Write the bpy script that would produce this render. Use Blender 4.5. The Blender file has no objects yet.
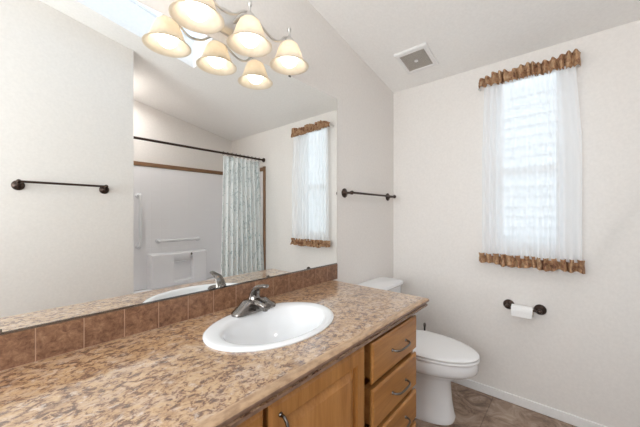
import bpy, bmesh, math, random
from mathutils import Vector, Matrix
random.seed(4)
sc = bpy.context.scene
COL = sc.collection
PI = math.pi

# ------------------------------------------------------------------ camera
EYE = 1.22
cam_d = bpy.data.cameras.new('camera')
cam_d.sensor_width = 36.0
cam_d.lens = 36.0 * 290.35 / 640.0
cam_d.shift_y = 0.6 / 640.0
cam_d.clip_start = 0.02
cam = bpy.data.objects.new('camera', cam_d)
COL.objects.link(cam)
cam.location = (0, 0, EYE)
cam.rotation_euler = (PI / 2, 0, math.radians(41.03) - PI / 2)
sc.camera = cam

# ------------------------------------------------------------------ world, lights, exposure
w = bpy.data.worlds.new('sky'); sc.world = w; w.use_nodes = True
bg = w.node_tree.nodes['Background']
bg.inputs[0].default_value = (0.80, 0.90, 1.0, 1)
bg.inputs[1].default_value = 2.1

def area_light(name, loc, rot, sx, sy, power, color):
    d = bpy.data.lights.new(name, 'AREA'); d.shape = 'RECTANGLE'
    d.size = sx; d.size_y = sy; d.energy = power; d.color = color
    o = bpy.data.objects.new(name, d); COL.objects.link(o)
    o.location = loc; o.rotation_euler = rot
    return o
# added fill light in an invented west window (behind the camera's left shoulder)
area_light('west_fill', (-1.36, 0.35, 1.55), (0, -PI / 2 - 0.19, 0), 1.3, 1.2, 32, (0.97, 0.985, 1.0))
# daylight over the skylight opening
area_light('skylight_daylight', (0.63, 0.16, 3.0), (0, 0, 0), 0.95, 0.6, 0.6, (0.80, 0.90, 1.0))
sc.view_settings.view_transform = 'Standard'
sc.view_settings.look = 'None'
sc.view_settings.gamma = 1.0
sc.view_settings.use_curve_mapping = False
sc.view_settings.exposure = 0.25
try:
    sc.cycles.use_denoising = True
    sc.cycles.max_bounces = 14
    sc.cycles.diffuse_bounces = 7
    sc.cycles.transparent_max_bounces = 16
    sc.cycles.sample_clamp_indirect = 6
except Exception:
    pass

# ------------------------------------------------------------------ geometry of the room (metres)
D = 1.130        # mirror wall
L = 2.234        # window wall
YC = -0.3664     # partition wall behind the camera
XC = 0.7624      # its free end (tub end wall)
YD = -1.3233     # back wall of the tub alcove
YR = -0.6056     # curtain rod line
XW = -1.30       # west wall
ZC = 0.8115      # worktop
MY = D - 0.006   # mirror face
def zceil(x): return EYE + 1.0144 + 0.1866 * (L - x)

# ------------------------------------------------------------------ materials
def new_mat(name):
    m = bpy.data.materials.new(name); m.use_nodes = True
    nt = m.node_tree
    return m, nt, nt.nodes['Principled BSDF']
def N(nt, t, **kw):
    n = nt.nodes.new(t)
    for k, v in kw.items():
        if k in n.inputs: n.inputs[k].default_value = v
        else: setattr(n, k, v)
    return n
def ramp(nt, stops):
    r = nt.nodes.new('ShaderNodeValToRGB')
    e = r.color_ramp.elements
    while len(e) < len(stops): e.new(0.5)
    for i, (p, c) in enumerate(stops):
        e[i].position = p; e[i].color = (*c, 1)
    return r
def coords(nt, scale=(1, 1, 1)):
    tc = N(nt, 'ShaderNodeNewGeometry'); mp = N(nt, 'ShaderNodeMapping')
    mp.inputs['Scale'].default_value = scale
    nt.links.new(tc.outputs['Position'], mp.inputs['Vector'])
    return mp.outputs['Vector']
def bump(nt, bs, hsock, strength, dist=0.002):
    b = N(nt, 'ShaderNodeBump'); b.inputs['Strength'].default_value = strength
    b.inputs['Distance'].default_value = dist
    nt.links.new(hsock, b.inputs['Height']); nt.links.new(b.outputs['Normal'], bs.inputs['Normal'])
def plain(name, col, rough=0.5, metal=0.0, spec=0.5, bumpy=0.0, bscale=60):
    m, nt, b = new_mat(name)
    v = coords(nt)
    n = N(nt, 'ShaderNodeTexNoise', Scale=bscale, Detail=3.0)
    nt.links.new(v, n.inputs['Vector'])
    r = ramp(nt, [(0.3, tuple(c * 0.97 for c in col)), (0.7, tuple(min(1, c * 1.02) for c in col))])
    nt.links.new(n.outputs['Fac'], r.inputs['Fac']); nt.links.new(r.outputs['Color'], b.inputs['Base Color'])
    b.inputs['Roughness'].default_value = rough; b.inputs['Metallic'].default_value = metal
    b.inputs['Specular IOR Level'].default_value = spec
    if bumpy: bump(nt, b, n.outputs['Fac'], bumpy)
    return m
WALL = plain('wall_paint', (0.79, 0.757, 0.725), 0.75, spec=0.2, bumpy=0.06, bscale=70)
CEIL = plain('ceiling_paint', (0.90, 0.885, 0.865), 0.85, spec=0.15, bumpy=0.12, bscale=70)
WHITE = plain('white_trim', (0.82, 0.81, 0.80), 0.35, bumpy=0)
PORC = plain('white_porcelain', (0.80, 0.805, 0.815), 0.12, bscale=3)
ACRYL = plain('white_acrylic', (0.91, 0.90, 0.91), 0.25, bscale=3)
PLAST = plain('white_plastic', (0.86, 0.86, 0.86), 0.3, bscale=3)
BRONZE = plain('oil_rubbed_bronze', (0.060, 0.040, 0.032), 0.32, metal=0.75, bscale=90)
NICKEL = plain('brushed_nickel', (0.66, 0.64, 0.61), 0.34, metal=1.0, bscale=90)
CHROME = plain('dull_chrome', (0.23, 0.21, 0.195), 0.12, metal=1.0, bscale=40)
PULLM = plain('satin_nickel', (0.20, 0.185, 0.17), 0.3, metal=1.0, bscale=90)
DARKN = plain('dark_nickel', (0.20, 0.185, 0.17), 0.25, metal=1.0, bscale=90)
BLACK = plain('black_plastic', (0.02, 0.02, 0.02), 0.4)
PAPER = plain('soft_paper', (0.88, 0.87, 0.86), 0.9, spec=0.1, bumpy=0.2, bscale=150)
CARD = plain('cardboard', (0.45, 0.33, 0.22), 0.9)
TRIMW = plain('brown_wood_trim', (0.235, 0.125, 0.062), 0.45, bscale=25)
CAULK = plain('grey_caulk', (0.62, 0.57, 0.52), 0.6)
SIDING = plain('white_siding', (0.80, 0.81, 0.82), 0.6)
GRASS = plain('dry_ground', (0.40, 0.37, 0.30), 0.95)

def wood(name, axis):
    m, nt, b = new_mat(name)
    s = {'x': (1.2, 14, 14), 'z': (14, 14, 1.2)}[axis]
    v = coords(nt, s)
    n = N(nt, 'ShaderNodeTexNoise', Scale=1.6, Detail=6.0, Roughness=0.62, Distortion=0.8)
    nt.links.new(v, n.inputs['Vector'])
    r = ramp(nt, [(0.28, (0.32, 0.134, 0.036)), (0.5, (0.43, 0.198, 0.058)), (0.72, (0.51, 0.253, 0.084))])
    nt.links.new(n.outputs['Fac'], r.inputs['Fac'])
    v2 = coords(nt, tuple(c * 5 for c in s))
    n2 = N(nt, 'ShaderNodeTexNoise', Scale=2.0, Detail=3.0)
    nt.links.new(v2, n2.inputs['Vector'])
    mx = N(nt, 'ShaderNodeMixRGB', blend_type='MULTIPLY'); mx.inputs['Fac'].default_value = 0.35
    r2 = ramp(nt, [(0.35, (0.72, 0.66, 0.6)), (0.6, (1, 1, 1))])
    nt.links.new(n2.outputs['Fac'], r2.inputs['Fac'])
    nt.links.new(r.outputs['Color'], mx.inputs['Color1']); nt.links.new(r2.outputs['Color'], mx.inputs['Color2'])
    nt.links.new(mx.outputs['Color'], b.inputs['Base Color'])
    b.inputs['Roughness'].default_value = 0.28
    b.inputs['Specular IOR Level'].default_value = 0.4
    return m
WOODX = wood('honey_wood_level_grain', 'x')
WOODZ = wood('honey_wood_upright_grain', 'z')
VENTM = plain('beige_plastic', (0.52, 0.48, 0.43), 0.5)
DARKGAP = plain('vent_hollow_shade', (0.10, 0.045, 0.022), 0.6)  # dark colour standing in for the shaded hollow behind the vent grille

def laminate():
    m, nt, b = new_mat('speckled_laminate')
    v = coords(nt, (1, 1.25, 1))
    big = N(nt, 'ShaderNodeTexNoise', Scale=11.0, Detail=5.0, Roughness=0.7, Distortion=0.8)
    nt.links.new(v, big.inputs['Vector'])
    r = ramp(nt, [(0.32, (0.31, 0.18, 0.10)), (0.42, (0.50, 0.31, 0.165)), (0.50, (0.60, 0.40, 0.22)), (0.58, (0.56, 0.39, 0.26)), (0.70, (0.64, 0.46, 0.29))])
    nt.links.new(big.outputs['Fac'], r.inputs['Fac'])
    mid = N(nt, 'ShaderNodeTexNoise', Scale=50.0, Detail=6.0, Roughness=0.75, Distortion=0.5)
    nt.links.new(v, mid.inputs['Vector'])
    r2 = ramp(nt, [(0.38, (0.10, 0.055, 0.05)), (0.455, (0.36, 0.22, 0.185)), (0.50, (0.86, 0.80, 0.75)), (0.58, (1.0, 1, 1))])
    nt.links.new(mid.outputs['Fac'], r2.inputs['Fac'])
    mx = N(nt, 'ShaderNodeMixRGB', blend_type='MULTIPLY'); mx.inputs['Fac'].default_value = 0.9
    nt.links.new(r.outputs['Color'], mx.inputs['Color1']); nt.links.new(r2.outputs['Color'], mx.inputs['Color2'])
    pale = N(nt, 'ShaderNodeTexNoise', Scale=36.0, Detail=5.0, Roughness=0.75, Distortion=0.4, noise_dimensions='4D', W=3.0)
    nt.links.new(v, pale.inputs['Vector'])
    pr = ramp(nt, [(0.54, (0, 0, 0)), (0.64, (1, 1, 1))])
    nt.links.new(pale.outputs['Fac'], pr.inputs['Fac'])
    mx2 = N(nt, 'ShaderNodeMixRGB'); mx2.inputs['Color2'].default_value = (0.74, 0.62, 0.52, 1)
    sc2 = N(nt, 'ShaderNodeMath', operation='MULTIPLY'); sc2.inputs[1].default_value = 0.55
    nt.links.new(pr.outputs['Color'], sc2.inputs[0])
    nt.links.new(sc2.outputs[0], mx2.inputs['Fac']); nt.links.new(mx.outputs['Color'], mx2.inputs['Color1'])
    nt.links.new(mx2.outputs['Color'], b.inputs['Base Color'])
    b.inputs['Roughness'].default_value = 0.35
    b.inputs['Coat Weight'].default_value = 1.0; b.inputs['Coat Roughness'].default_value = 0.10; b.inputs['Coat IOR'].default_value = 1.9
    return m
LAM = laminate()
def edge_mat():
    m, nt, b = new_mat('brown_edge_moulding')
    v = coords(nt, (0.5, 1, 1))
    n = N(nt, 'ShaderNodeTexNoise', Scale=60.0, Detail=4.0, Roughness=0.6)
    nt.links.new(v, n.inputs['Vector'])
    r = ramp(nt, [(0.35, (0.17, 0.098, 0.066)), (0.6, (0.29, 0.18, 0.125))])
    nt.links.new(n.outputs['Fac'], r.inputs['Fac']); nt.links.new(r.outputs['Color'], b.inputs['Base Color'])
    b.inputs['Roughness'].default_value = 0.3
    return m
EDGE = edge_mat()
EDGE_LIT = EDGE.copy(); EDGE_LIT.name = 'edge_roll_lit'  # lighter copy of the moulding: highlight on the rolled top painted as colour
_e = [n for n in EDGE_LIT.node_tree.nodes if n.type == 'VALTORGB'][0].color_ramp.elements
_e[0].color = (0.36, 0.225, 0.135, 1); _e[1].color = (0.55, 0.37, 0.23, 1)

def tile_mat():
    # 4 inch brown tiles, seams every 0.105 m in x, pale grout line
    m, nt, b = new_mat('brown_tile')
    v = coords(nt)
    n = N(nt, 'ShaderNodeTexNoise', Scale=55.0, Detail=7.0, Roughness=0.78, Distortion=0.5)
    nt.links.new(v, n.inputs['Vector'])
    r = ramp(nt, [(0.32, (0.085, 0.038, 0.022)), (0.46, (0.185, 0.088, 0.048)), (0.58, (0.27, 0.145, 0.082)), (0.72, (0.38, 0.24, 0.155))])
    nt.links.new(n.outputs['Fac'], r.inputs['Fac'])
    nt.links.new(r.outputs['Color'], b.inputs['Base Color'])
    b.inputs['Roughness'].default_value = 0.33
    return m
TILE = tile_mat()
GROUT = plain('tan_grout', (0.46, 0.30, 0.21), 0.8)

def floor_mat():
    m, nt, b = new_mat('stone_look_vinyl')
    v = coords(nt)
    n = N(nt, 'ShaderNodeTexNoise', Scale=7.0, Detail=8.0, Roughness=0.66, Distortion=2.2)
    nt.links.new(v, n.inputs['Vector'])
    r = ramp(nt, [(0.30, (0.11, 0.066, 0.044)), (0.45, (0.23, 0.150, 0.105)), (0.56, (0.34, 0.245, 0.18)), (0.68, (0.46, 0.36, 0.28))])
    nt.links.new(n.outputs['Fac'], r.inputs['Fac'])
    br = N(nt, 'ShaderNodeTexBrick'); br.offset = 0.0
    br.inputs['Scale'].default_value = 1.0
    br.inputs['Brick Width'].default_value = 0.40; br.inputs['Row Height'].default_value = 0.40
    br.inputs['Mortar Size'].default_value = 0.003
    br.inputs['Color1'].default_value = (1, 1, 1, 1); br.inputs['Color2'].default_value = (0.86, 0.82, 0.8, 1)
    br.inputs['Mortar'].default_value = (0.55, 0.5, 0.46, 1)
    vr = coords(nt); nt.links.new(vr, br.inputs['Vector'])
    mx = N(nt, 'ShaderNodeMixRGB', blend_type='MULTIPLY'); mx.inputs['Fac'].default_value = 0.8
    nt.links.new(r.outputs['Color'], mx.inputs['Color1']); nt.links.new(br.outputs['Color'], mx.inputs['Color2'])
    nt.links.new(mx.outputs['Color'], b.inputs['Base Color'])
    b.inputs['Roughness'].default_value = 0.38
    return m
FLOORM = floor_mat()

def mirror_mat():
    m, nt, b = new_mat('mirror_glass')
    b.inputs['Base Color'].default_value = (0.93, 0.94, 0.925, 1)
    b.inputs['Metallic'].default_value = 1.0; b.inputs['Roughness'].default_value = 0.0
    return m
MIRROR = mirror_mat()

def sheer_mat():
    m, nt, b = new_mat('white_sheer')
    out = nt.nodes['Material Output']
    df = N(nt, 'ShaderNodeBsdfDiffuse'); df.inputs['Color'].default_value = (0.95, 0.965, 0.985, 1)
    tl = N(nt, 'ShaderNodeBsdfTranslucent'); tl.inputs['Color'].default_value = (0.95, 0.965, 0.985, 1)
    tr = N(nt, 'ShaderNodeBsdfTransparent')
    m1 = N(nt, 'ShaderNodeMixShader'); m1.inputs[0].default_value = 0.38
    m2 = N(nt, 'ShaderNodeMixShader')
    v = coords(nt, (1, 40, 0.6)); n = N(nt, 'ShaderNodeTexNoise', Scale=1.0, Detail=2.0)
    nt.links.new(v, n.inputs['Vector'])
    r = N(nt, 'ShaderNodeMapRange'); r.inputs['To Min'].default_value = 0.20; r.inputs['To Max'].default_value = 0.26
    nt.links.new(n.outputs['Fac'], r.inputs['Value']); nt.links.new(r.outputs[0], m2.inputs[0])
    nt.links.new(df.outputs[0], m1.inputs[1]); nt.links.new(tl.outputs[0], m1.inputs[2])
    nt.links.new(m1.outputs[0], m2.inputs[1]); nt.links.new(tr.outputs[0], m2.inputs[2])
    nt.links.new(m2.outputs[0], out.inputs['Surface'])
    return m
SHEER = sheer_mat()

def glass_mat(name, tint):
    m, nt, b = new_mat(name)
    out = nt.nodes['Material Output']
    tr = N(nt, 'ShaderNodeBsdfTransparent'); tr.inputs['Color'].default_value = (*tint, 1)
    gl = N(nt, 'ShaderNodeBsdfGlossy'); gl.inputs['Roughness'].default_value = 0.02
    mx = N(nt, 'ShaderNodeMixShader'); mx.inputs[0].default_value = 0.06
    nt.links.new(tr.outputs[0], mx.inputs[1]); nt.links.new(gl.outputs[0], mx.inputs[2])
    nt.links.new(mx.outputs[0], out.inputs['Surface'])
    return m
GLASS = glass_mat('window_glass', (0.95, 0.97, 0.97))
def dome_mat():
    m, nt, b = new_mat('frosted_acrylic_dome')
    out = nt.nodes['Material Output']
    tl = N(nt, 'ShaderNodeBsdfTranslucent'); tl.inputs['Color'].default_value = (0.60, 0.65, 0.72, 1)
    tr = N(nt, 'ShaderNodeBsdfTransparent'); tr.inputs['Color'].default_value = (0.55, 0.59, 0.65, 1)
    mx = N(nt, 'ShaderNodeMixShader'); mx.inputs[0].default_value = 0.35
    nt.links.new(tl.outputs[0], mx.inputs[1]); nt.links.new(tr.outputs[0], mx.inputs[2])
    nt.links.new(mx.outputs[0], out.inputs['Surface'])
    return m
DOME = dome_mat()

def shade_mat():
    m, nt, b = new_mat('alabaster_glass')
    out = nt.nodes['Material Output']
    v = coords(nt); n = N(nt, 'ShaderNodeTexNoise', Scale=18.0, Detail=4.0, Distortion=1.5)
    nt.links.new(v, n.inputs['Vector'])
    r = ramp(nt, [(0.3, (0.86, 0.78, 0.66)), (0.7, (0.92, 0.86, 0.76))])
    nt.links.new(n.outputs['Fac'], r.inputs['Fac'])
    df = N(nt, 'ShaderNodeBsdfDiffuse'); tl = N(nt, 'ShaderNodeBsdfTranslucent')
    nt.links.new(r.outputs['Color'], df.inputs['Color']); nt.links.new(r.outputs['Color'], tl.inputs['Color'])
    mx = N(nt, 'ShaderNodeMixShader'); mx.inputs[0].default_value = 0.5
    nt.links.new(df.outputs[0], mx.inputs[1]); nt.links.new(tl.outputs[0], mx.inputs[2])
    gl = N(nt, 'ShaderNodeBsdfGlossy'); gl.inputs['Roughness'].default_value = 0.2
    m2 = N(nt, 'ShaderNodeMixShader'); m2.inputs[0].default_value = 0.04
    nt.links.new(mx.outputs[0], m2.inputs[1]); nt.links.new(gl.outputs[0], m2.inputs[2])
    nt.links.new(m2.outputs[0], out.inputs['Surface'])
    return m
SHADE = shade_mat()
def bulb_mat():
    m, nt, b = new_mat('lit_bulb')
    b.inputs['Base Color'].default_value = (1, 1, 1, 1)
    b.inputs['Emission Color'].default_value = (1.0, 0.93, 0.83, 1)
    b.inputs['Emission Strength'].default_value = 3.1
    return m
BULB = bulb_mat()
FILL_LENS = BULB.copy(); FILL_LENS.name = 'fill_lens'; FILL_LENS.node_tree.nodes['Principled BSDF'].inputs['Emission Strength'].default_value = 720.0  # glowing disc of the added fill light over the tub
FILL_LENS.node_tree.nodes['Principled BSDF'].inputs['Emission Color'].default_value = (1, 0.97, 0.96, 1)

def ruffle_mat():
    m, nt, b = new_mat('brown_print_fabric')
    v = coords(nt, (1, 1, 1))
    n = N(nt, 'ShaderNodeTexNoise', Scale=26.0, Detail=4.0, Roughness=0.6, Distortion=1.5)
    nt.links.new(v, n.inputs['Vector'])
    r = ramp(nt, [(0.32, (0.14, 0.055, 0.03)), (0.42, (0.31, 0.16, 0.085)), (0.54, (0.46, 0.28, 0.155)), (0.70, (0.56, 0.39, 0.25))])
    nt.links.new(n.outputs['Fac'], r.inputs['Fac']); nt.links.new(r.outputs['Color'], b.inputs['Base Color'])
    b.inputs['Roughness'].default_value = 0.85
    return m
RUFF = ruffle_mat()

def shower_mat():
    # pale cloth with upright grey-blue branches and small leaf marks
    m, nt, b = new_mat('branch_print_cloth')
    v = coords(nt, (9, 2, 1.8))
    n = N(nt, 'ShaderNodeTexNoise', Scale=1.7, Detail=5.0, Roughness=0.7, Distortion=1.4)
    nt.links.new(v, n.inputs['Vector'])
    r = ramp(nt, [(0.34, (0.88, 0.91, 0.91)), (0.41, (0.80, 0.85, 0.85)), (0.43, (0.45, 0.53, 0.54)), (0.45, (0.84, 0.88, 0.88)), (0.60, (0.90, 0.92, 0.92))])
    nt.links.new(n.outputs['Fac'], r.inputs['Fac'])
    v2 = coords(nt, (1, 1, 1))
    n2 = N(nt, 'ShaderNodeTexNoise', Scale=17.0, Detail=2.0, Distortion=2.5)
    nt.links.new(v2, n2.inputs['Vector'])
    r2 = ramp(nt, [(0.64, (1, 1, 1)), (0.67, (0.50, 0.60, 0.60))])
    nt.links.new(n2.outputs['Fac'], r2.inputs['Fac'])
    mx = N(nt, 'ShaderNodeMixRGB', blend_type='MULTIPLY'); mx.inputs['Fac'].default_value = 0.9
    nt.links.new(r.outputs['Color'], mx.inputs['Color1']); nt.links.new(r2.outputs['Color'], mx.inputs['Color2'])
    nt.links.new(mx.outputs['Color'], b.inputs['Base Color'])
    b.inputs['Roughness'].default_value = 0.8
    return m
SHOWER = shower_mat()

def surround_mat():
    # white acrylic with faint moulded tile squares
    m, nt, b = new_mat('moulded_tile_acrylic')
    b.inputs['Base Color'].default_value = (0.91, 0.90, 0.91, 1); b.inputs['Roughness'].default_value = 0.25
    tc = N(nt, 'ShaderNodeNewGeometry'); sp = N(nt, 'ShaderNodeSeparateXYZ'); cb = N(nt, 'ShaderNodeCombineXYZ')
    nt.links.new(tc.outputs['Position'], sp.inputs[0])
    ad = N(nt, 'ShaderNodeMath', operation='ADD')
    nt.links.new(sp.outputs[0], ad.inputs[0]); nt.links.new(sp.outputs[1], ad.inputs[1])
    nt.links.new(ad.outputs[0], cb.inputs[0]); nt.links.new(sp.outputs[2], cb.inputs[1])
    br = N(nt, 'ShaderNodeTexBrick'); br.offset = 0.0
    br.inputs['Scale'].default_value = 1.0; br.inputs['Brick Width'].default_value = 0.105
    br.inputs['Row Height'].default_value = 0.105; br.inputs['Mortar Size'].default_value = 0.004
    br.inputs['Mortar Smooth'].default_value = 0.6
    nt.links.new(cb.outputs[0], br.inputs['Vector'])
    iv = N(nt, 'ShaderNodeMath', operation='SUBTRACT'); iv.inputs[0].default_value = 1.0
    nt.links.new(br.outputs['Fac'], iv.inputs[1])
    bump(nt, b, iv.outputs[0], 0.35, 0.002)
    return m
SURR = surround_mat()

# ------------------------------------------------------------------ mesh helpers (world coordinates)
def box(bm, x0, x1, y0, y1, z0, z1, bev=0.0, seg=2):
    vs = [bm.verts.new(p) for p in [(x0,y0,z0),(x1,y0,z0),(x1,y1,z0),(x0,y1,z0),(x0,y0,z1),(x1,y0,z1),(x1,y1,z1),(x0,y1,z1)]]
    fs = [bm.faces.new([vs[i] for i in f]) for f in [(0,3,2,1),(4,5,6,7),(0,1,5,4),(1,2,6,5),(2,3,7,6),(3,0,4,7)]]
    if bev:
        es = {e for f in fs for e in f.edges}
        bmesh.ops.bevel(bm, geom=list(es), offset=bev, segments=seg, affect='EDGES', profile=0.5)
def prism_xz(bm, pts, y0, y1):
    a = [bm.verts.new((x, y0, z)) for x, z in pts]; b = [bm.verts.new((x, y1, z)) for x, z in pts]
    bm.faces.new(a); bm.faces.new(b[::-1])
    for i in range(len(pts)):
        j = (i + 1) % len(pts); bm.faces.new((a[j], a[i], b[i], b[j]))
def rings(bm, loops, cap0=True, cap1=True, closed=True):
    R = [[bm.verts.new(p) for p in l] for l in loops]
    n = len(R[0])
    for a, b in zip(R[:-1], R[1:]):
        for i in range(n if closed else n - 1):
            j = (i + 1) % n; bm.faces.new((a[i], a[j], b[j], b[i]))
    if cap0: bm.faces.new(R[0][::-1])
    if cap1: bm.faces.new(R[-1])
    return R
def lathe(bm, prof, center, axis='z', n=28, cap=True):
    c = Vector(center); loops = []
    for r, h in prof:
        l = []
        for i in range(n):
            t = 2 * PI * i / n; x, y = r * math.cos(t), r * math.sin(t)
            l.append(c + {'z': Vector((x, y, h)), 'y': Vector((x, h, y)), 'x': Vector((h, x, y))}[axis])
        loops.append(l)
    rings(bm, loops, cap, cap)
def ball(bm, c, r, sz=1.0, n=16):
    bmesh.ops.create_uvsphere(bm, u_segments=n * 2, v_segments=n, radius=r, matrix=Matrix.Translation(c) @ Matrix.Diagonal((1, 1, sz, 1)))
def smooth_path(pts, sub=6):
    P = [Vector(p) for p in pts]
    if len(P) < 3: return P
    out = []
    for i in range(len(P) - 1):
        p0 = P[max(i - 1, 0)]; p1 = P[i]; p2 = P[i + 1]; p3 = P[min(i + 2, len(P) - 1)]
        for k in range(sub):
            t = k / sub
            out.append(0.5 * ((2*p1) + (p2-p0)*t + (2*p0-5*p1+4*p2-p3)*t*t + (3*p1-p0-3*p2+p3)*t**3))
    out.append(P[-1]); return out
def tube(bm, pts, r, n=12, smooth=True, flat=1.0):
    P = smooth_path(pts) if smooth else [Vector(p) for p in pts]
    loops = []; up = None
    for i, p in enumerate(P):
        t = (P[min(i + 1, len(P) - 1)] - P[max(i - 1, 0)]).normalized()
        if up is None:
            up = Vector((0, 0, 1)) if abs(t.z) < 0.9 else Vector((0, 1, 0))
        s = t.cross(up).normalized(); up = s.cross(t).normalized()
        rr = r[min(i * len(r) // len(P), len(r) - 1)] if isinstance(r, (list, tuple)) else r
        loops.append([p + s * math.cos(2*PI*k/n) * rr + up * math.sin(2*PI*k/n) * rr * flat for k in range(n)])
    rings(bm, loops)
def obj(name, bm, mat, parent=None, smooth=False, angle=35):
    bmesh.ops.recalc_face_normals(bm, faces=bm.faces)
    if parent is not None:
        off = Vector(parent.location) if parent.parent is None else Vector(parent.location) + Vector(parent.parent.location)
        bmesh.ops.translate(bm, verts=bm.verts, vec=-off)
    me = bpy.data.meshes.new(name); bm.to_mesh(me); bm.free()
    me.materials.append(mat)
    if smooth:
        for p in me.polygons: p.use_smooth = True
        try: me.set_sharp_from_angle(angle=math.radians(angle))
        except Exception: pass
    o = bpy.data.objects.new(name, me); COL.objects.link(o)
    if parent is not None: o.parent = parent
    return o
def B(): return bmesh.new()
def thing(name, label, cat, loc, group=None):
    o = bpy.data.objects.new(name, None); COL.objects.link(o)
    o.empty_display_size = 0.05; o.location = loc
    o['label'] = label; o['category'] = cat
    if group: o['group'] = group
    return o
def tag(o, label, cat, group=None):
    o['label'] = label; o['category'] = cat
    if group: o['group'] = group
    return o
def struct(name, bm, mat, parent=None, smooth=False):
    o = obj(name, bm, mat, parent, smooth)
    if parent is None: o['kind'] = 'structure'
    return o

# ------------------------------------------------------------------ room shell
TH = 0.10
b = B(); box(b, XW - TH, L + TH, YD - TH, D + TH, -0.08, 0.0); struct('floor', b, FLOORM)

SX0, SX1, SY0, SY1 = 0.13, 1.136, -0.137, 0.46      # skylight opening
b = B()
def ring4(x0, x1, y0, y1, dz): return [(x0, y0, zceil(x0) + dz), (x1, y0, zceil(x1) + dz), (x1, y1, zceil(x1) + dz), (x0, y1, zceil(x0) + dz)]
o0 = ring4(XW - TH, L + TH, YD - TH, D + TH, 0.0); i0 = ring4(SX0, SX1, SY0, SY1, 0.0)
i1 = ring4(SX0, SX1, SY0, SY1, 0.08); o1 = ring4(XW - TH, L + TH, YD - TH, D + TH, 0.08)
R = rings(b, [o0, i0, i1, o1, ], False, False)
for k in range(4): b.faces.new((R[3][k], R[3][(k+1) % 4], R[0][(k+1) % 4], R[0][k]))
struct('ceiling', b, CEIL)
# skylight shaft above the opening
b = B()
ow = ring4(SX0 - 0.03, SX1 + 0.03, SY0 - 0.03, SY1 + 0.03, 0.08); ot = ring4(SX0 - 0.03, SX1 + 0.03, SY0 - 0.03, SY1 + 0.03, 0.22)
it = ring4(SX0, SX1, SY0, SY1, 0.22); iw = ring4(SX0, SX1, SY0, SY1, 0.08)
R = rings(b, [ow, ot, it, iw], False, False)
for k in range(4): b.faces.new((R[3][k], R[3][(k+1) % 4], R[0][(k+1) % 4], R[0][k]))
struct('trim_1', b, CEIL)
sky = thing('skylight', 'frosted white rectangular skylight set in the sloping ceiling, seen in the mirror', 'skylight', (0.63, 0.16, zceil(0.63) + 0.22))
b = B()
loops = []
for k in range(6):
    a = k / 5 * PI / 2; f = math.cos(a) * 0.35 + 0.65 if k < 5 else 0.65
    cx, cy = (SX0+SX1)/2, (SY0+SY1)/2; hx, hy = (SX1-SX0)/2 + 0.02, (SY1-SY0)/2 + 0.02
    l = ring4(cx - hx * f, cx + hx * f, cy - hy * f, cy + hy * f, 0.225 + 0.05 * math.sin(a)); loops.append(l)
rings(b, loops, False, True); obj('dome', b, DOME, sky, True)
b = B()
R = rings(b, [ring4(SX0-0.03, SX1+0.03, SY0-0.03, SY1+0.03, 0.221), ring4(SX0-0.03, SX1+0.03, SY0-0.03, SY1+0.03, 0.235),
              ring4(SX0+0.004, SX1-0.004, SY0+0.004, SY1-0.004, 0.235), ring4(SX0+0.004, SX1-0.004, SY0+0.004, SY1-0.004, 0.221)], False, False)
for k in range(4): b.faces.new((R[3][k], R[3][(k+1) % 4], R[0][(k+1) % 4], R[0][k]))
obj('frame', b, WHITE, sky)

e = 0.0005
def wall_poly(x0, x1): return [(x0, 0.001), (x1, 0.001), (x1, zceil(x1) - e), (x0, zceil(x0) - e)]
b = B(); prism_xz(b, wall_poly(XW, L), D, D + TH); struct('wall_mirror_side', b, WALL)
b = B(); prism_xz(b, wall_poly(XC, L), YD - TH, YD); struct('wall_tub_side', b, WALL)
b = B(); prism_xz(b, wall_poly(XW, XC), YC - TH, YC); prism_xz(b, wall_poly(XC - TH, XC), YD, YC - TH); struct('wall_partition', b, WALL)
# window wall with opening
WY0, WY1, WZ0, WZ1 = 0.045, 0.385, 1.01, 2.13
b = B(); zt = zceil(L) - 0.002
box(b, L, L + TH, YD - TH, WY0, 0.001, zt); box(b, L, L + TH, WY1, D, 0.001, zt)
box(b, L, L + TH, WY0, WY1, 0.001, WZ0); box(b, L, L + TH, WY0, WY1, WZ1, zt)
struct('wall_window_side', b, WALL)
# west wall, its window opening added for the fill light
b = B(); zt = zceil(XW) - 0.002
VY0, VY1, VZ0, VZ1 = -0.30, 1.0, 0.85, 2.25
box(b, XW - TH, XW, YC - TH, VY0, 0.001, zt); box(b, XW - TH, XW, VY1, D, 0.001, zt)
box(b, XW - TH, XW, VY0, VY1, 0.001, VZ0); box(b, XW - TH, XW, VY0, VY1, VZ1, zt)
struct('wall_west', b, WALL)

def window(name, x0, x1, y0, y1, z0, z1, meet):
    b = B(); fw = 0.028
    box(b, x0, x1, y0, y1, z0, z0 + fw); box(b, x0, x1, y0, y1, z1 - fw, z1)
    box(b, x0, x1, y0, y0 + fw, z0 + fw, z1 - fw); box(b, x0, x1, y1 - fw, y1, z0 + fw, z1 - fw)
    box(b, x0, x1, y0 + fw, y1 - fw, meet - 0.022, meet + 0.022)
    fr = struct(name, b, WHITE)
    xm = (x0 + x1) / 2
    b = B(); box(b, xm - 0.003, xm + 0.003, y0 + fw, y1 - fw, z0 + fw, meet - 0.022); obj('glass_pane', b, GLASS, fr)
    b = B(); box(b, xm - 0.003, xm + 0.003, y0 + fw, y1 - fw, meet + 0.022, z1 - fw); obj('glass_pane', b, GLASS, fr)
    return fr
window('window_1', L + 0.04, L + 0.085, WY0, WY1, WZ0, WZ1, 1.50)
window('added_window', XW - 0.085, XW - 0.045, VY0, VY1, VZ0, VZ1, 1.55)  # unseen window, added to give the west fill light an opening

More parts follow.
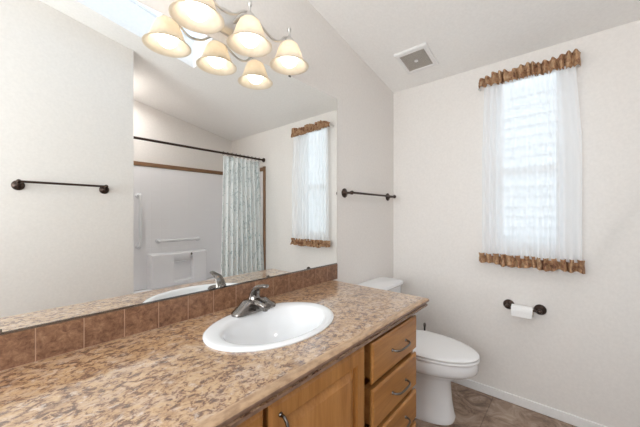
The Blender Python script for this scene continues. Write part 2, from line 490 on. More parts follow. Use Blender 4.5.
def baseboard(name, x0, x1, y0, y1):
    b = B(); box(b, x0, x1, y0, y1, 0.001, 0.057, 0.003); struct(name, b, WHITE)
baseboard('baseboard_window_side', L - 0.012, L - 0.0005, -0.58, D - 0.001)
baseboard('baseboard_mirror_side', 1.345, L - 0.013, D - 0.012, D - 0.0005)
baseboard('baseboard_partition', XW + 0.013, XC - 0.001, YC + 0.0005, YC + 0.012)

# outside: the neighbouring house wall with lap siding
nb = B()
for k in range(26):
    z = -0.3 + k * 0.115
    vs = [nb.verts.new(p) for p in [(4.02, -3.5, z), (4.02, 5.5, z), (4.06, 5.5, z + 0.115), (4.06, -3.5, z + 0.115), (4.3, -3.5, z), (4.3, 5.5, z), (4.3, 5.5, z + 0.115), (4.3, -3.5, z + 0.115)]]
    for f in [(0,3,2,1),(4,5,6,7),(0,1,5,4),(1,2,6,5),(2,3,7,6),(3,0,4,7)]: nb.faces.new([vs[i] for i in f])
struct('wall_neighbour', nb, SIDING)
b = B(); box(b, L + 0.12, 9, -6, 8, -0.32, -0.30); struct('trim_ground', b, GRASS)

# ------------------------------------------------------------------ bathtub and surround
tub = thing('bathtub', 'white bathtub in the alcove behind the shower curtain', 'bathtub', (1.5, -0.97, 0))
b = B()
def rrect(x0, x1, y0, y1, z, r=0.06, n=5):
    out = []
    for cx, cy, a0 in [(x1-r, y1-r, 0), (x0+r, y1-r, PI/2), (x0+r, y0+r, PI), (x1-r, y0+r, 1.5*PI)]:
        for k in range(n): 
            a = a0 + PI/2 * k/(n-1); out.append((cx + r*math.cos(a), cy + r*math.sin(a), z))
    return out
tx0, tx1, ty0, ty1 = XC + 0.012, L - 0.012, YD + 0.012, -0.635
rings(b, [rrect(tx0, tx1, ty0, ty1, 0.002, 0.01), rrect(tx0, tx1, ty0, ty1, 0.375, 0.01), rrect(tx0+.008, tx1-.008, ty0+.008, ty1-.008, 0.39, 0.012),
          rrect(tx0+.07, tx1-.07, ty0+.06, ty1-.07, 0.39, 0.1), rrect(tx0+.09, tx1-.09, ty0+.08, ty1-.09, 0.365, 0.1),
          rrect(tx0+.16, tx1-.16, ty0+.12, ty1-.13, 0.09, 0.09), rrect(tx0+.20, tx1-.20, ty0+.16, ty1-.17, 0.07, 0.07)])
obj('basin', b, ACRYL, tub, True, 50)
sur = thing('shower_surround', 'white moulded tile-pattern tub surround with a soap ledge', 'shower surround', (1.5, YD, 0.4))
b = B()
box(b, XC + 0.010, L - 0.010, YD + 0.0005, YD + 0.010, 0.393, 1.745)
obj('back_panel', b, SURR, sur)
b = B(); box(b, XC + 0.0005, XC + 0.010, YD + 0.001, YR, 0.393, 1.745); obj('side_panel', b, SURR, sur)
b = B(); box(b, L - 0.010, L - 0.0005, YD + 0.001, YR, 0.393, 1.745); obj('side_panel', b, SURR, sur)
# moulded ledge block with a niche
b = B()
yb = YD + 0.010; yf = YD + 0.085
bx0, bx1, nx0, nx1, nz0, nz1, bz = 1.19, 1.83, 1.43, 1.655, 0.435, 0.715, 0.765
def ledge_loop(x0, x1, z0, z1, y): return [(x0, y, z0), (x1, y, z0), (x1, y, z1), (x0, y, z1)]
rings(b, [ledge_loop(bx0-0.02, bx1+0.02, 0.392, bz+0.01, yb), ledge_loop(bx0, bx1, 0.392, bz, yf-0.012), ledge_loop(bx0+.008, bx1-.008, 0.392, bz-.010, yf),
          ledge_loop(nx0, nx1, nz0, nz1, yf), ledge_loop(nx0+.008, nx1-.008, nz0+.012, nz1-.008, yf-0.055)])
obj('soap_ledge', b, ACRYL, sur, True, 30)
b = B()
for k in range(11):
    x = nx0 + 0.02 + k * 0.0185; box(b, x, x + 0.008, yf - 0.05, yf - 0.02, nz1 - 0.062, nz1 - 0.052)
box(b, nx0 + 0.006, nx1 - 0.006, yf - 0.053, yf - 0.045, nz1 - 0.066, nz1 - 0.050)
obj('niche_rack', b, ACRYL, sur)
b = B(); ball(b, (1.632, yf + 0.004, 0.742), 0.011, 1.4, 8); o = obj('drain_knob', b, DARKN, sur, True)

def grab(name, p0, p1, off, r, mat, label):
    p0, p1, off = Vector(p0), Vector(p1), Vector(off)
    t = thing(name, label, 'grab bar', tuple((p0 + p1) / 2))
    d = (p1 - p0).normalized()
    b = B(); tube(b, [p0 + off * 0.03, p0 + off * 0.75, p0 + off + d * 0.03, (p0 + p1) / 2 + off, p1 + off - d * 0.03, p1 + off * 0.75, p1 + off * 0.03], r)
    obj('bar', b, mat, t, True)
    for p in (p0, p1):
        b = B(); lathe(b, [(r * 2.0, 0.0005), (r * 2.0, 0.006), (r * 1.3, 0.012)], p, 'y'); obj('flange', b, mat, t, True)
ys = YD + 0.0105
grab('grab_bar', (1.285, ys, 0.915), (1.745, ys, 0.915), (0, 0.050, 0), 0.0155, PORC, 'white horizontal grab bar on the shower back wall above the soap ledge')
grab('grab_bar', (1.085, ys, 0.87), (1.085, ys, 1.42), (0, 0.06, 0), 0.016, PORC, 'white upright grab bar on the shower wall at left of the mirror view')
b = B()
box(b, XC + 0.018, L - 0.018, YD + 0.0006, YD + 0.018, 1.748, 1.792, 0.002)
box(b, L - 0.018, L - 0.0006, YD + 0.0006, YR, 1.748, 1.792, 0.002)
box(b, L - 0.018, L - 0.0006, YR - 0.0, YR + 0.035, 0.06, 1.80, 0.002)
box(b, XC + 0.0006, XC + 0.018, YD + 0.0006, YR, 1.748, 1.792, 0.002)
struct('trim_2', b, TRIMW)

# added ceiling lamp, out of view, that brightens the tub alcove
rl = thing('alcove_fill_light', 'added small round fill light over the tub, beside the partition end', 'fill light', (0.855, -0.95, zceil(0.855)))
b = B(); M_ = Matrix.Translation((0.855, -0.95, zceil(0.855) - 0.0006)) @ Matrix.Rotation(math.atan(0.1866), 4, 'Y')
lathe(b, [(.030, -.001), (.044, -.001), (.045, -.006), (.040, -.009), (.030, -.004)], (0, 0, 0), 'z', 28, False); bmesh.ops.transform(b, matrix=M_, verts=b.verts); obj('fill_light_ring', b, WHITE, rl, True)
b = B(); lathe(b, [(.0298, -.0012), (.0298, -.003), (.02, -.004)], (0, 0, 0), 'z', 28); bmesh.ops.transform(b, matrix=M_, verts=b.verts); obj('lens', b, FILL_LENS, rl, True)

# shower rod
rod = thing('curtain_rod', 'long dark bronze shower curtain rod spanning the tub alcove', 'curtain rod', (1.5, YR, 1.881))
b = B(); lathe(b, [(0.0115, XC + 0.012 - 1.5), (0.0115, L - 0.012 - 1.5)], (1.5, YR, 1.881), 'x', 16); obj('pole', b, BRONZE, rod, True)
for x, s in ((XC, 1), (L, -1)):
    b = B(); lathe(b, [(0.026, s * 0.0008), (0.026, s * 0.010), (0.017, s * 0.022), (0.0125, s * 0.03)], (x, YR, 1.881), 'x', 20); obj('end_flange', b, BRONZE, rod, True)
# shower curtain with rings
sh = thing('shower_curtain', 'pale shower curtain with grey-green branch print bunched at the right of the rod', 'shower curtain', (1.93, YR, 1.85))
b = B(); nu, nv = 150, 30; G = []
for j in range(nv + 1):
    t = j / nv; z = 1.853 - t * 1.57
    x0 = 1.675 - 0.050 * t; x1 = 2.165 + 0.04 * t
    row = []
    for i in range(nu + 1):
        s = i / nu
        fold = math.sin(s * 2 * PI * 9 + 0.6 * math.sin(3 * t + s * 5)) 
        amp = (0.022 + 0.014 * t) * (0.35 + 0.65 * min(1, s / 0.35))
        x = x0 + (x1 - x0) * s + 0.010 * math.cos(s * 2 * PI * 9) 
        y = YR + 0.0 + 0.02 * t + amp * fold
        row.append(b.verts.new((x, y, z)))
    G.append(row)
for j in range(nv):
    for i in range(nu): b.faces.new((G[j][i], G[j][i+1], G[j+1][i+1], G[j+1][i]))
o = obj('cloth', b, SHOWER, sh, True, 180)
md = o.modifiers.new('thickness', 'SOLIDIFY'); md.thickness = 0.002
for k in range(10):
    x = 1.685 + k * (0.475 / 9)
    b = B(); tube(b, [(x, YR + 0.0165 * math.cos(a), 1.878 + 0.022 * math.sin(a)) for a in [2 * PI * q / 16 for q in range(17)]], 0.0022, 6, False)
    obj('curtain_ring', b, BRONZE, sh, True)

# ------------------------------------------------------------------ vanity cabinet
van = thing('vanity_cabinet', 'honey maple vanity cabinet with doors and a drawer bank beside the toilet', 'cabinet', (0.4, 0.8, 0))
CX0, CX1, CF, CB = -0.62, 1.346, 0.580, D - 0.002
CT = 0.768
b = B()
box(b, CX0, CX0 + 0.018, CF + 0.02, CB, 0.10, CT); box(b, CX1 - 0.018, CX1, CF + 0.02, CB, 0.10, CT)      # end panels
box(b, CX0 + .018, CX1 - .018, CF + 0.02, CB, 0.10, 0.118); box(b, CX0 + .018, CX1 - .018, CB - 0.012, CB, 0.118, CT)   # deck and back
box(b, 0.905, 0.921, CF + 0.02, CB - .012, 0.118, CT)
box(b, CX0, CX1 - 0.0, CF + 0.075, CB, 0.001, 0.10)               # plinth
obj('body', b, WOODZ, van)
b = B()
fx = [(CX0, CX0 + 0.03), (-0.02, 0.01), (0.425, 0.465), (0.905, 0.925), (CX1 - 0.025, CX1)]
for x0, x1 in fx: box(b, x0, x1, CF + (0 if x0 in (CX0, CX1 - 0.025) else 0.035), CF + (0.0199 if x0 in (CX0, CX1 - 0.025) else 0.055), 0.10, CT, 0.001)
box(b, CX0 + .03, CX1 - .025, CF + 0.045, CF + 0.060, CT - 0.03, CT); box(b, CX0 + .03, CX1 - .025, CF + 0.045, CF + 0.060, 0.10, 0.13)
for z in (0.577, 0.408, 0.252): box(b, 0.938, CX1 - 0.025, CF + 0.045, CF + 0.060, z - 0.01, z + 0.012)
obj('face_frame', b, WOODZ, van)
def front_rect(x0, x1, z0, z1, y): return [(x0, y, z0), (x1, y, z0), (x1, y, z1), (x0, y, z1)]
def pull(parent, p0, p1, out=0.03, mat=PULLM):
    p0, p1 = Vector(p0), Vector(p1); d = (p1 - p0); o_ = Vector((0, -out, 0))
    b = B()
    tube(b, [p0, p0 + o_ * 0.55 + d * 0.02, p0 + o_ * 0.95 + d * 0.16, p0 + o_ * 1.08 + d * 0.5, p0 + o_ * 0.95 + d * 0.84, p1 + o_ * 0.55 - d * 0.02, p1],
         0.0043, 10)
    for p in (p0, p1): lathe(b, [(0.0065, 0.0), (0.0065, -0.002), (0.0045, -0.005)], p, 'y', 14)
    return obj('handle', b, mat, parent, True)
def inset(x0, x1, z0, z1, steps):
    return [front_rect(x0 + i, x1 - i, z0 + i, z1 - i, y) for i, y in steps]
def drawer(x0, x1, z0, z1):
    b = B(); rings(b, inset(x0, x1, z0, z1, [(0.012, CF + 0.030), (0.012, 0.5690), (0, 0.5690), (0, 0.5620), (0.006, 0.5575), (0.009, 0.556)]))
    o = obj('drawer', b, WOODX, van, True, 25)
    xm, zm = (x0 + x1) / 2 + 0.014, (z0 + z1) / 2 + 0.001
    pull(o, (xm - 0.062, 0.556, zm), (xm + 0.062, 0.556, zm))
for z0, z1 in ((0.587, 0.740), (0.412, 0.566), (0.257, 0.391), (0.112, 0.236)): drawer(0.937, 1.338, z0, z1)
def door(x0, x1, z0, z1, hx):
    b = B()
    rings(b, inset(x0, x1, z0, z1, [(0.012, CF + 0.030), (0.012, 0.5690), (0, 0.5690), (0, 0.5620), (0.006, 0.5575), (0.009, 0.556), (0.050, 0.556), (0.0515, 0.5700), (0.058, 0.5710), (0.084, 0.5580), (0.086, 0.5572)]))
    o = obj('door', b, WOODZ, van, True, 25)
    pull(o, (hx, 0.556, z1 - 0.155), (hx, 0.556, z1 - 0.035), 0.028, DARKN)
door(0.453, 0.886, 0.115, 0.750, 0.487)
door(-0.004, 0.437, 0.115, 0.750, 0.412)
door(-0.45, -0.012, 0.115, 0.750, -0.42)

# worktop: flat slab with an oval cut-out, rolled front and end edge
SKX, SKY, SKA, SKB = 0.71, 0.845, 0.262, 0.192
b = B()
x0, x1, yF, yB = CX0 - 0.02, 1.424, 0.530, D - 0.0008
prof = [(-0.021, ZC), (-0.014, ZC - 0.0006), (-0.0075, ZC - 0.0026), (-0.0028, ZC - 0.0058), (-0.0005, ZC - 0.010), (0, ZC - 0.014), (-0.0015, ZC - 0.019), (-0.0075, ZC - 0.022), (-0.0110, ZC - 0.025), (-0.0110, ZC - 0.029), (-0.0060, ZC - 0.031), (-0.0060, ZC - 0.040), (-0.010, ZC - 0.0425)]
loops = []
for o_, z in prof: loops.append([(x0, yB, z), (x0, yF - o_, z), (x1 + o_, yF - o_, z), (x1 + o_, yB, z)])
R = rings(b, loops, False, True)
oute = [b.edges.get((R[0][i], R[0][(i+1) % 4])) for i in range(4)]
n = 64
hole = [b.verts.new((SKX + (SKA - 0.022) * math.cos(2*PI*i/n), SKY + (SKB - 0.022) * math.sin(2*PI*i/n), ZC)) for i in range(n)]
he = [b.edges.new((hole[i], hole[(i+1) % n])) for i in range(n)]
bmesh.ops.triangle_fill(b, use_beauty=True, edges=oute + he)
low = [b.verts.new((v.co.x, v.co.y, ZC - 0.0425)) for v in hole]
for i in range(n): b.faces.new((hole[i], hole[(i+1) % n], low[(i+1) % n], low[i]))
bot = R[-1]
for f in [f for f in b.faces if all(v in bot for v in f.verts)]: b.faces.remove(f)
be = [b.edges.get((bot[i], bot[(i+1) % 4])) for i in range(4)] 
le = [b.edges.get((low[i], low[(i+1) % n])) for i in range(n)]
bmesh.ops.triangle_fill(b, use_beauty=True, edges=be + le)
ct = obj('countertop', b, LAM, None, True, 40)
ct.data.materials.append(EDGE); ct.data.materials.append(EDGE_LIT)
for p in ct.data.polygons:
    if abs(p.normal.z) < 0.9 and p.center.z <= ZC - 0.0100 and (p.center.y < yF + 0.02 or p.center.x > x1 - 0.02): p.material_index = 1
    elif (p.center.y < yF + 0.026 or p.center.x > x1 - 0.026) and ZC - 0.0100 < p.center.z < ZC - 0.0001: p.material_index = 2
tag(ct, 'tan and brown speckled laminate countertop with rolled edge on the vanity', 'countertop')

# backsplash of square tiles
bs_ = thing('tile_backsplash', 'single row of brown stone tiles along the wall under the mirror', 'backsplash', (0.4, D, ZC))
b = B(); box(b, x0, 1.452, D - 0.0106, D - 0.0006, ZC + 0.0005, 0.9045); obj('grout', b, GROUT, bs_)
k = 0; xs = 0.089
ts = [xs + 0.1055 * i for i in range(-7, 14)]
for a_, c_ in zip(ts[:-1], ts[1:]):
    if c_ > 1.456 + 0.0: c_ = 1.4555
    if c_ - a_ < 0.02: continue
    b = B(); box(b, a_ + 0.0012, c_ - 0.0012, D - 0.0115, D - 0.0107, ZC + 0.002, 0.9055, 0.0003, 1); obj('tile', b, TILE, bs_)

# mirror
mir = thing('wall_mirror', 'large frameless mirror on the wall above the tile backsplash', 'mirror', (0.4, D, 0.91))
b = B(); box(b, x0, 1.4555, MY, D - 0.0008, 0.9085, 1.9474); obj('mirror_sheet', b, MIRROR, mir)
b = B(); box(b, x0, 1.4555, MY - 0.0016, D - 0.0007, 0.9062, 0.9083); box(b, x0, 1.4555, MY - 0.0016, MY - 0.0006, 0.9084, 0.9115); obj('bottom_channel', b, CHROME, mir)
for x, z, s in ((0.904, 0.9125, 1), (0.02, 0.9125, 1), (1.049, 1.9475, -1)):
    b = B(); box(b, x - 0.007, x + 0.007, MY - 0.0035, MY - 0.0018, z - 0.004, z + 0.007, 0.001) if s > 0 else box(b, x - 0.007, x + 0.007, MY - 0.0028, MY - 0.0006, z - 0.005, z + 0.003, 0.0008)
    obj('mirror_clip', b, DARKN, mir)

# ------------------------------------------------------------------ sink
sink = thing('sink', 'white oval drop-in sink set in the speckled countertop', 'sink', (SKX, SKY, ZC))
b = B(); n = 72
BX, BY = 0.71, 0.83
def ell(cx, cy, a, bb, z): return [(cx + a*math.cos(2*PI*i/n), cy + bb*math.sin(2*PI*i/n), z) for i in range(n)]
spec = [(SKX, SKY, SKA, SKB, .0006), (SKX, SKY, SKA + .001, SKB + .001, .005), (SKX, SKY, SKA - .004, SKB - .004, .0095), (SKX, SKY, SKA - .012, SKB - .012, .0110),
        (BX, BY-.003, 0.221, 0.157, .0105), (BX, BY-.003, 0.213, 0.150, .008), (BX, BY-.003, 0.205, 0.143, .001), (BX, BY, 0.195, 0.136, -.020), (BX, BY, 0.180, 0.125, -.055),
        (BX, BY+.003, 0.150, 0.104, -.095), (BX, BY+.006, 0.105, 0.075, -.122), (BX, BY+.01, 0.055, 0.045, -.134), (BX, BY+.01, 0.024, 0.024, -.138)]
inner = [ell(a, c, d, f, ZC + z) for a, c, d, f, z in spec]
outer = [ell(BX, BY+.01, 0.028, 0.028, ZC - .148), ell(BX, BY+.006, 0.112, 0.082, ZC - .134), ell(BX, BY, 0.19, 0.134, ZC - .062), ell(BX, BY-.003, 0.215, 0.152, ZC - .002), ell(SKX, SKY, SKA - .024, SKB - .024, ZC + .0006)]
outer = outer[::-1]
rings(b, outer[::-1][0:0] + [ell(SKX, SKY, SKA - .024, SKB - .024, ZC + .0006)] + inner + outer[::-1][:4], False, False)
obj('basin', b, PORC, sink, True, 60)
b = B(); lathe(b, [(0.023, -0.004), (0.023, 0.0), (0.018, 0.0015), (0.012, 0.0005)], (BX, BY + 0.01, ZC - 0.1365), 'z', 24); obj('drain', b, CHROME, sink, True)
b = B(); lathe(b, [(0.008, 0.0), (0.008, 0.0015), (0.006, 0.002)], (BX, BY + 0.01, ZC - 0.137 + 0.002), 'z', 16); obj('drain_stopper', b, DARKN, sink, True)

# faucet
FX, FY, FZ = 0.728, 0.992, ZC + 0.0114
fau = thing('faucet', 'chrome single-lever faucet at the back of the oval sink', 'faucet', (FX, FY, FZ))
b = B()
def capsule(hl, hw, z, n=8):
    out = []
    for s, a0 in ((1, -PI/2), (-1, PI/2)):
        for k in range(n + 1):
            a = a0 + PI * k / n; out.append((FX + s * (hl - hw) + hw * math.cos(a), FY + hw * math.sin(a), z))
    return out
rings(b, [capsule(.104, .030, FZ), capsule(.104, .030, FZ + .009), capsule(.098, .027, FZ + .015), capsule(.078, .027, FZ + .027), capsule(.060, .027, FZ + .042), capsule(.050, .024, FZ + .048)])
obj('base_plate', b, CHROME, fau, True, 40)
# spout reaching out over the bowl
b = B(); loops = []
for t, zz, hw, hh in ((0, .030, .028, .024), (.025, .034, .027, .022), (.050, .036, .025, .019), (.070, .035, .023, .016), (.083, .033, .022, .014), (.087, .031, .018, .011)):
    y = FY - t
    loops.append([(FX + hw * math.cos(a) * (1.0), y, FZ + zz + hh * math.sin(a)) for a in [2*PI*q/18 for q in range(18)]])
rings(b, loops); obj('spout', b, CHROME, fau, True, 50)
b = B(); lathe(b, [(0.010, 0), (0.010, 0.010)], (FX, FY - 0.070, FZ + 0.012), 'z', 16); obj('aerator', b, CHROME, fau, True)
b = B(); lathe(b, [(0.024, .034), (0.024, .045), (0.021, .060), (0.014, .070), (0.004, .074)], (FX, FY, FZ), 'z', 24); obj('valve_body', b, CHROME, fau, True, 50)
b = B()
P = [(FX, FY + .004, FZ + .050), (FX, FY - .004, FZ + .075), (FX, FY - .020, FZ + .097), (FX, FY - .050, FZ + .106), (FX, FY - .085, FZ + .112)]
loops = []
for i, p in enumerate(smooth_path(P, 5)):
    q = i / 20; hw = .028 - .016 * q; hh = .014 - .009 * q
    if i == 20: hw *= .6; hh *= .6
    loops.append([(p.x + hw * math.cos(a), p.y + hh * math.sin(a) * (1 - q), p.z + hh * math.sin(a) * (0.3 + q)) for a in [2*PI*k/14 for k in range(14)]])
rings(b, loops); obj('lever', b, CHROME, fau, True, 60)
b = B(); lathe(b, [(0.0028, 0.01), (0.0028, 0.055), (0.006, 0.058), (0.006, 0.064), (0.002, 0.068)], (FX, FY + 0.0215, FZ), 'z', 12); obj('lift_rod', b, CHROME, fau, True)

# ------------------------------------------------------------------ vanity light
LX = [0.487, 0.706, 0.925]; LY = 0.995; LZ = 1.909
lt = thing('vanity_light', 'three-light vanity fixture with cream glass bell shades above the mirror', 'light fixture', (0.706, D, 2.06))
b = B()
rings(b, [[(0.706 + (hl) * math.cos(a) * 1.0, y, 2.045 + hh * math.sin(a)) for a in [2*PI*q/40 for q in range(40)]] for hl, hh, y in ((.15, .055, D - .0006), (.15, .055, D - .012), (.14, .045, D - .020), (.10, .028, D - .026))])
obj('back_plate', b, NICKEL, lt, True, 40)
b = B(); tube(b, [(0.706, D - .022, 2.050), (0.706, D - .06, 2.056), (0.706, LY + .03, 2.048), (0.706, LY, 2.040)], 0.007, 10)
obj('support_arm', b, NICKEL, lt, True)
b = B()
pts = [(LX[0], LY, 2.040), (LX[0] + .03, LY, 2.034), (LX[0] + .075, LY, 1.996), (LX[0] + .11, LY, 1.990), (LX[0] + .15, LY, 2.002), (LX[1] - .03, LY, 2.034), (LX[1], LY, 2.040),
       (LX[1] + .03, LY, 2.034), (LX[1] + .09, LY, 2.000), (LX[1] + .13, LY, 1.990), (LX[1] + .165, LY, 2.002), (LX[2] - .03, LY, 2.03), (LX[2], LY, 2.040)]
tube(b, pts, 0.0052, 10); obj('scroll_bar', b, NICKEL, lt, True)
for x in LX:
    h = obj('lamp_holder', (lambda bb: (lathe(bb, [(0.026, 1.995 - LZ), (0.027, 2.015 - LZ), (0.020, 2.032 - LZ), (0.010, 2.040 - LZ), (0.006, 2.050 - LZ), (0.005, 2.066 - LZ), (0.009, 2.072 - LZ), (0.0105, 2.079 - LZ), (0.008, 2.086 - LZ), (0.002, 2.090 - LZ)], (x, LY, LZ), 'z', 20), bb)[1])(B()), NICKEL, lt, True, 40)
    b = B()
    outp = [(.024, .105), (.033, .103), (.042, .094), (.050, .076), (.057, .056), (.063, .038), (.071, .021), (.082, .007), (.0905, .0)]
    inp = [(r - .004, h_ - .003) for r, h_ in outp][::-1]; inp[0] = (.0875, -.001)
    lathe(b, outp + inp, (x, LY, LZ), 'z', 40, False)
    obj('lamp_shade', b, SHADE, lt, True, 60)
    b = B(); bmesh.ops.create_uvsphere(b, u_segments=24, v_segments=14, radius=0.040, matrix=Matrix.Translation((x, LY, LZ + 0.034)))
    lathe(b, [(0.018, .065), (0.014, .085), (0.013, .100)], (x, LY, LZ), 'z', 16)
    obj('light_bulb', b, BULB, lt, True, 60)

# ------------------------------------------------------------------ towel bars
def towel_bar(x0, x1, yw, s, z, label, rise=0.0):
    t = thing('towel_bar', label, 'towel bar', ((x0 + x1) / 2, yw, z), None)
    yb_ = yw + s * 0.062
    for x in (x0, x1):
        b = B(); lathe(b, [(0.030, s*.0006), (0.031, s*.005), (0.026, s*.010), (0.018, s*.013), (0.012, s*.018), (0.0075, s*.026), (0.0075, s*.045), (0.011, s*.052), (0.009, s*.054)], (x, yw, z), 'y', 24)
        obj('bracket', b, BRONZE, t, True, 50)
        b = B(); ball(b, (x, yb_, z + rise), 0.0135, 1, 8); tube(b, [(x, yw + s * .035, z), (x, yb_, z + rise)], 0.008, 10); obj('finial', b, BRONZE, t, True)
    b = B(); lathe(b, [(0.0075, 0.008), (0.0075, x1 - x0 - 0.008)], (x0, yb_, z + rise), 'x', 14); obj('bar', b, BRONZE, t, True)
towel_bar(1.540, 2.128, D, -1, 1.358, 'dark bronze towel bar on the wall between mirror and corner')
towel_bar(0.130, 0.571, YC, 1, 1.400, 'dark bronze towel bar on the partition wall, seen in the mirror', 0.020)

# ------------------------------------------------------------------ paper holder and roll
tp = thing('toilet_paper_holder', 'dark bronze toilet paper holder on the wall below the window curtain', 'toilet paper holder', (L, 0.233, 0.632))
for y in (0.313, 0.150):
    b = B(); lathe(b, [(0.031, -.0006), (0.032, -.006), (0.026, -.014), (0.018, -.018), (0.010, -.026), (0.008, -.045), (0.012, -.052), (0.014, -.060), (0.011, -.069), (0.004, -.073)], (L, y, 0.634), 'x', 24)
    obj('bracket', b, BRONZE, tp, True, 50)
b = B(); lathe(b, [(0.007, 0.163), (0.007, 0.300)], (L - .060, 0, 0.634), 'y', 12); obj('spindle', b, BRONZE, tp, True)
b = B(); n = 36
def circ(r, y, c=(L - .060, 0.623)): return [(c[0] + r*math.cos(2*PI*i/n), y, c[1] + r*math.sin(2*PI*i/n)) for i in range(n)]
R_ = rings(b, [circ(.0185, .182), circ(.031, .182), circ(.032, .184), circ(.032, .288), circ(.031, .290), circ(.0185, .290)], False, False)
for i in range(n): b.faces.new((R_[-1][i], R_[-1][(i+1) % n], R_[0][(i+1) % n], R_[0][i]))
roll = thing('toilet_paper_roll', 'nearly used-up white roll of toilet paper on the bronze holder', 'toilet paper', (L - .060, 0.236, 0.623))
obj('paper', b, PAPER, roll, True, 40)
b = B(); R_ = rings(b, [circ(.0182, .181), circ(.0182, .291), circ(.0168, .291), circ(.0168, .181)], False, False)
for i in range(n): b.faces.new((R_[-1][i], R_[-1][(i+1) % n], R_[0][(i+1) % n], R_[0][i]))
obj('cardboard_core', b, CARD, roll, True, 40)
b = B(); box(b, L - .0935, L - .0925, .185, .287, 0.590, 0.624); obj('loose_sheet', b, PAPER, roll)

# ------------------------------------------------------------------ window curtain
cu = thing('window_curtain', 'white sheer window curtain with brown ruffles top and bottom', 'curtain', (L - .05, 0.22, 2.07))
def wavy_sheet(bm, rows, nu, yf, xf, thick=0):
    G = []
    for j, z in enumerate(rows):
        t = j / (len(rows) - 1)
        G.append([bm.verts.new((xf(i / nu, t), yf(i / nu, t), z(i / nu) if callable(z) else z)) for i in range(nu + 1)])
    for j in range(len(rows) - 1):
        for i in range(nu): bm.faces.new((G[j][i], G[j][i+1], G[j+1][i+1], G[j+1][i]))
rnd = [random.uniform(-1, 1) for _ in range(400)]
def ns(x):
    i = int(math.floor(x)); f = x - i; f = f*f*(3-2*f); return rnd[i % 400] * (1-f) + rnd[(i+1) % 400] * f
b = B()
wavy_sheet(b, [2.062 - 1.115 * k / 24 for k in range(25)], 170,
           lambda s, t: -0.012 - 0.028 * min(1, t * 2.6) + (0.457 + 0.040 * min(1, t * 2.6)) * s,
           lambda s, t: L - 0.062 + 0.007 * math.sin(s * 2 * PI * 10 + 2.2 * ns(s * 6 + 30)) * (0.7 + 0.6 * t) + 0.008 * ns(s * 7 + t * 0.4) )
obj('sheer_panel', b, SHEER, cu, True, 180)
def ruffle(name, z_top, z_bot, yl, yr, jt, jb, x_out, folds, puff):
    b = B(); nr = 12
    rows = []
    def zz(k):
        t = k / (nr - 1)
        return lambda s, t=t: (z_top(s) + jt * ns(s * 23 + 5)) * (1 - t) + (z_bot(s) + jb * ns(s * 19 + 60)) * t
    wavy_sheet(b, [zz(k) for k in range(nr)], 260,
               lambda s, t: yr + (yl - yr) * s + 0.004 * ns(s * 40 + t * 3 + 9),
               lambda s, t: L - x_out - puff * math.sin(PI * min(1, max(0, t))) - (0.015 + .006 * abs(2 * t - 1)) * math.sin(s * 2 * PI * folds + 2.2 * ns(s * 13) + 0.9 * t) - 0.006 * ns(s * 55 + t * 5))
    o = obj(name, b, RUFF, cu, True, 180)
    md = o.modifiers.new('thickness', 'SOLIDIFY'); md.thickness = 0.0025
ruffle('top_ruffle', lambda s: 2.128 - .022 * max(0, s - .88) / .12, lambda s: 2.044 + .018 * s, 0.478, -0.030, .012, .005, 0.072, 15, 0.008)
ruffle('bottom_ruffle', lambda s: .962, lambda s: .893, 0.478, -0.048, .004, .010, 0.068, 14, -0.004)
b = B(); lathe(b, [(0.006, -0.035), (0.006, 0.485)], (L - 0.050, 0, 2.075), 'y', 10)
for y in (-0.031, 0.481): box(b, L - 0.056, L - 0.0006, y - .004, y + .004, 2.066, 2.084)
obj('curtain_rod', b, WHITE, cu)

# ------------------------------------------------------------------ ceiling vent
sl = math.atan(0.1866)
vent = thing('exhaust_fan', 'square white bathroom exhaust fan grille on the ceiling near the corner', 'vent', (1.943, 0.811, zceil(1.943)))
def on_ceil(bm):
    M_ = Matrix.Translation((1.943, 0.811, zceil(1.943) - 0.0006)) @ Matrix.Rotation(sl, 4, 'Y')
    bmesh.ops.transform(bm, matrix=M_, verts=bm.verts)
hx, hy = 0.118, 0.110
b = B()
def vr(ax, ay, z): return [(-ax, -ay, z), (ax, -ay, z), (ax, ay, z), (-ax, ay, z)]
R_ = rings(b, [vr(hx, hy, 0), vr(hx, hy, -.010), vr(hx - .006, hy - .006, -.016), vr(hx - .030, hy - .024, -.016), vr(hx - .034, hy - .028, -.008), vr(hx - .034, hy - .028, 0)], False, False)
on_ceil(b); obj('frame', b, WHITE, vent)
b = B(); box(b, -hx + .035, hx - .035, -hy + .029, hy - .029, -.003, -.001); on_ceil(b); obj('shade_backing', b, DARKGAP, vent)
b = B()
nx_, ny_ = 15, 15; gx, gy = hx - .034, hy - .028
for i in range(nx_ + 1):
    x = -gx + 2 * gx * i / nx_; box(b, x - .0014, x + .0014, -gy, gy, -.0125, -.006)
for i in range(ny_ + 1):
    y = -gy + 2 * gy * i / ny_; box(b, -gx, gx, y - .0014, y + .0014, -.0130, -.0055)
on_ceil(b); obj('grille', b, VENTM, vent)
b = B(); lathe(b, [(0.013, -.0135), (0.013, -.018), (0.009, -.019)], (0, 0, 0), 'z', 20); on_ceil(b); obj('centre_cap', b, WHITE, vent, True)

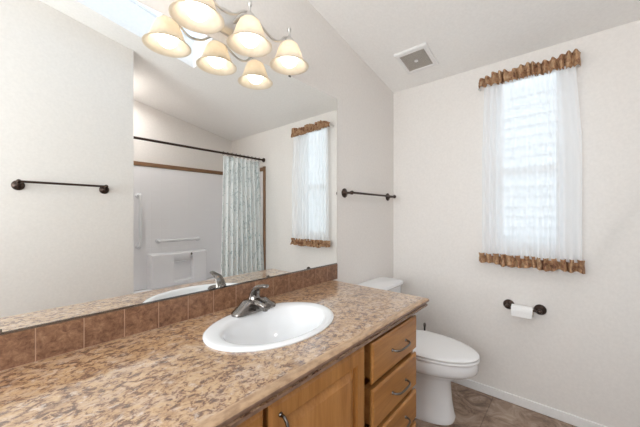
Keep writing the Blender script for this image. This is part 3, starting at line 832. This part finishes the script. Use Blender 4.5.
# ------------------------------------------------------------------ toilet
TX = 1.805
to = thing('toilet', 'white two-piece toilet with closed lid between vanity and window wall', 'toilet', (TX, 0.75, 0))
n = 56
def egg(w, yf, yb, z, p=1.0, cx=TX, wf=1.0):
    """egg outline: broad rounded back at yb, longer nose at yf"""
    ym = yb + (yf - yb) * 0.40; out = []
    for i in range(n):
        a = 2 * PI * i / n; c, s = math.cos(a), math.sin(a)
        x = cx + w * (abs(c) ** p) * (1 if c >= 0 else -1)
        y = ym + s * (abs(yb - ym) if s > 0 else abs(ym - yf))
        out.append((x, y, z))
    return out
b = B()
rings(b, [egg(.128, .525, 1.00, .001, .8), egg(.130, .522, 1.00, .020, .8), egg(.124, .528, 1.00, .032, .8), egg(.119, .538, .99, .10, .85), egg(.116, .544, .98, .17, .88), egg(.116, .546, .975, .24, .9),
          egg(.122, .538, .965, .268, .95), egg(.142, .500, .955, .288, 1), egg(.172, .430, .955, .305, 1), egg(.184, .405, .95, .322, 1), egg(.186, .400, .95, .335, 1), egg(.187, .400, .95, .372, 1), egg(.183, .404, .95, .383, 1),
          egg(.150, .440, .90, .384, 1), egg(.128, .470, .86, .36, 1), egg(.09, .52, .80, .25, 1)])
obj('bowl', b, PORC, to, True, 45)
b = B()
rings(b, [rrect(TX-.12, TX+.12, .90, D-.03, .20, .03, 5), rrect(TX-.15, TX+.15, .90, D-.025, .36, .03, 5), rrect(TX-.17, TX+.17, .905, D-.022, .392, .03, 5)]); obj('tank_shelf', b, PORC, to, True, 40)
b = B()
rings(b, [egg(.185, .396, .925, .386, 1), egg(.188, .393, .925, .390, 1), egg(.188, .393, .925, .397, 1), egg(.184, .397, .922, .401, 1)])
obj('seat', b, PLAST, to, True, 45)
b = B()
rings(b, [egg(.184, .398, .915, .4025, 1), egg(.188, .394, .915, .407, 1), egg(.188, .394, .915, .414, 1), egg(.180, .402, .910, .420, 1), egg(.150, .44, .89, .4235, 1), egg(.08, .55, .80, .4255, 1)])
obj('lid', b, PLAST, to, True, 45)
b = B()
for dx in (-.075, .075):
    b = B(); box(b, TX + dx - .02, TX + dx + .02, .908, .935, .386, .418, .005); obj('hinge', b, PLAST, to, True)
b = B()
rings(b, [rrect(TX-.175, TX+.175, .955, D-.018, .393, .03, 5), rrect(TX-.19, TX+.19, .945, D-.016, .55, .03, 5), rrect(TX-.195, TX+.195, .940, D-.014, .708, .03, 5)])
obj('tank', b, PORC, to, True, 40)
b = B()
rings(b, [rrect(TX-.199, TX+.199, .930, D-.012, .709, .032, 5), rrect(TX-.205, TX+.205, .924, D-.010, .716, .034, 5), rrect(TX-.205, TX+.205, .924, D-.010, .730, .034, 5), rrect(TX-.199, TX+.199, .930, D-.014, .738, .032, 5), rrect(TX-.17, TX+.17, .95, D-.03, .7405, .03, 5)])
obj('tank_lid', b, PORC, to, True, 40)
b = B(); lathe(b, [(0.014, -.0), (0.014, -.008), (0.008, -.016)], (TX - .14, .9425, .655), 'y', 16); tube(b, [(TX - .14, .930, .655), (TX - .11, .928, .652), (TX - .07, .927, .646)], .0055, 8)
obj('flush_lever', b, CHROME, to, True)
b = B()
for s in (-1, 1):
    b = B(); ball(b, (TX + s * .127, .83, .030), .013, .9, 8); obj('bolt_cap', b, PLAST, to, True)

# toilet brush tucked behind the toilet against the window wall
br_ = thing('toilet_brush', 'small chrome-tipped black brush handle behind the toilet seat', 'toilet brush', (2.10, 0.815, 0))
b = B(); lathe(b, [(0.038, .001), (0.040, .01), (0.034, .11), (0.036, .115), (0.030, .115), (0.028, .02)], (2.10, .815, 0), 'z', 24); obj('holder', b, BLACK, br_, True, 40)
b = B(); lathe(b, [(0.006, .03), (0.006, .395), (0.0075, .400), (0.0075, .402)], (2.10, .815, 0), 'z', 12); obj('handle', b, BLACK, br_, True)
b = B(); lathe(b, [(0.008, .4025), (0.009, .412), (0.008, .422), (0.003, .427)], (2.10, .815, 0), 'z', 14); obj('handle_tip', b, CHROME, br_, True)
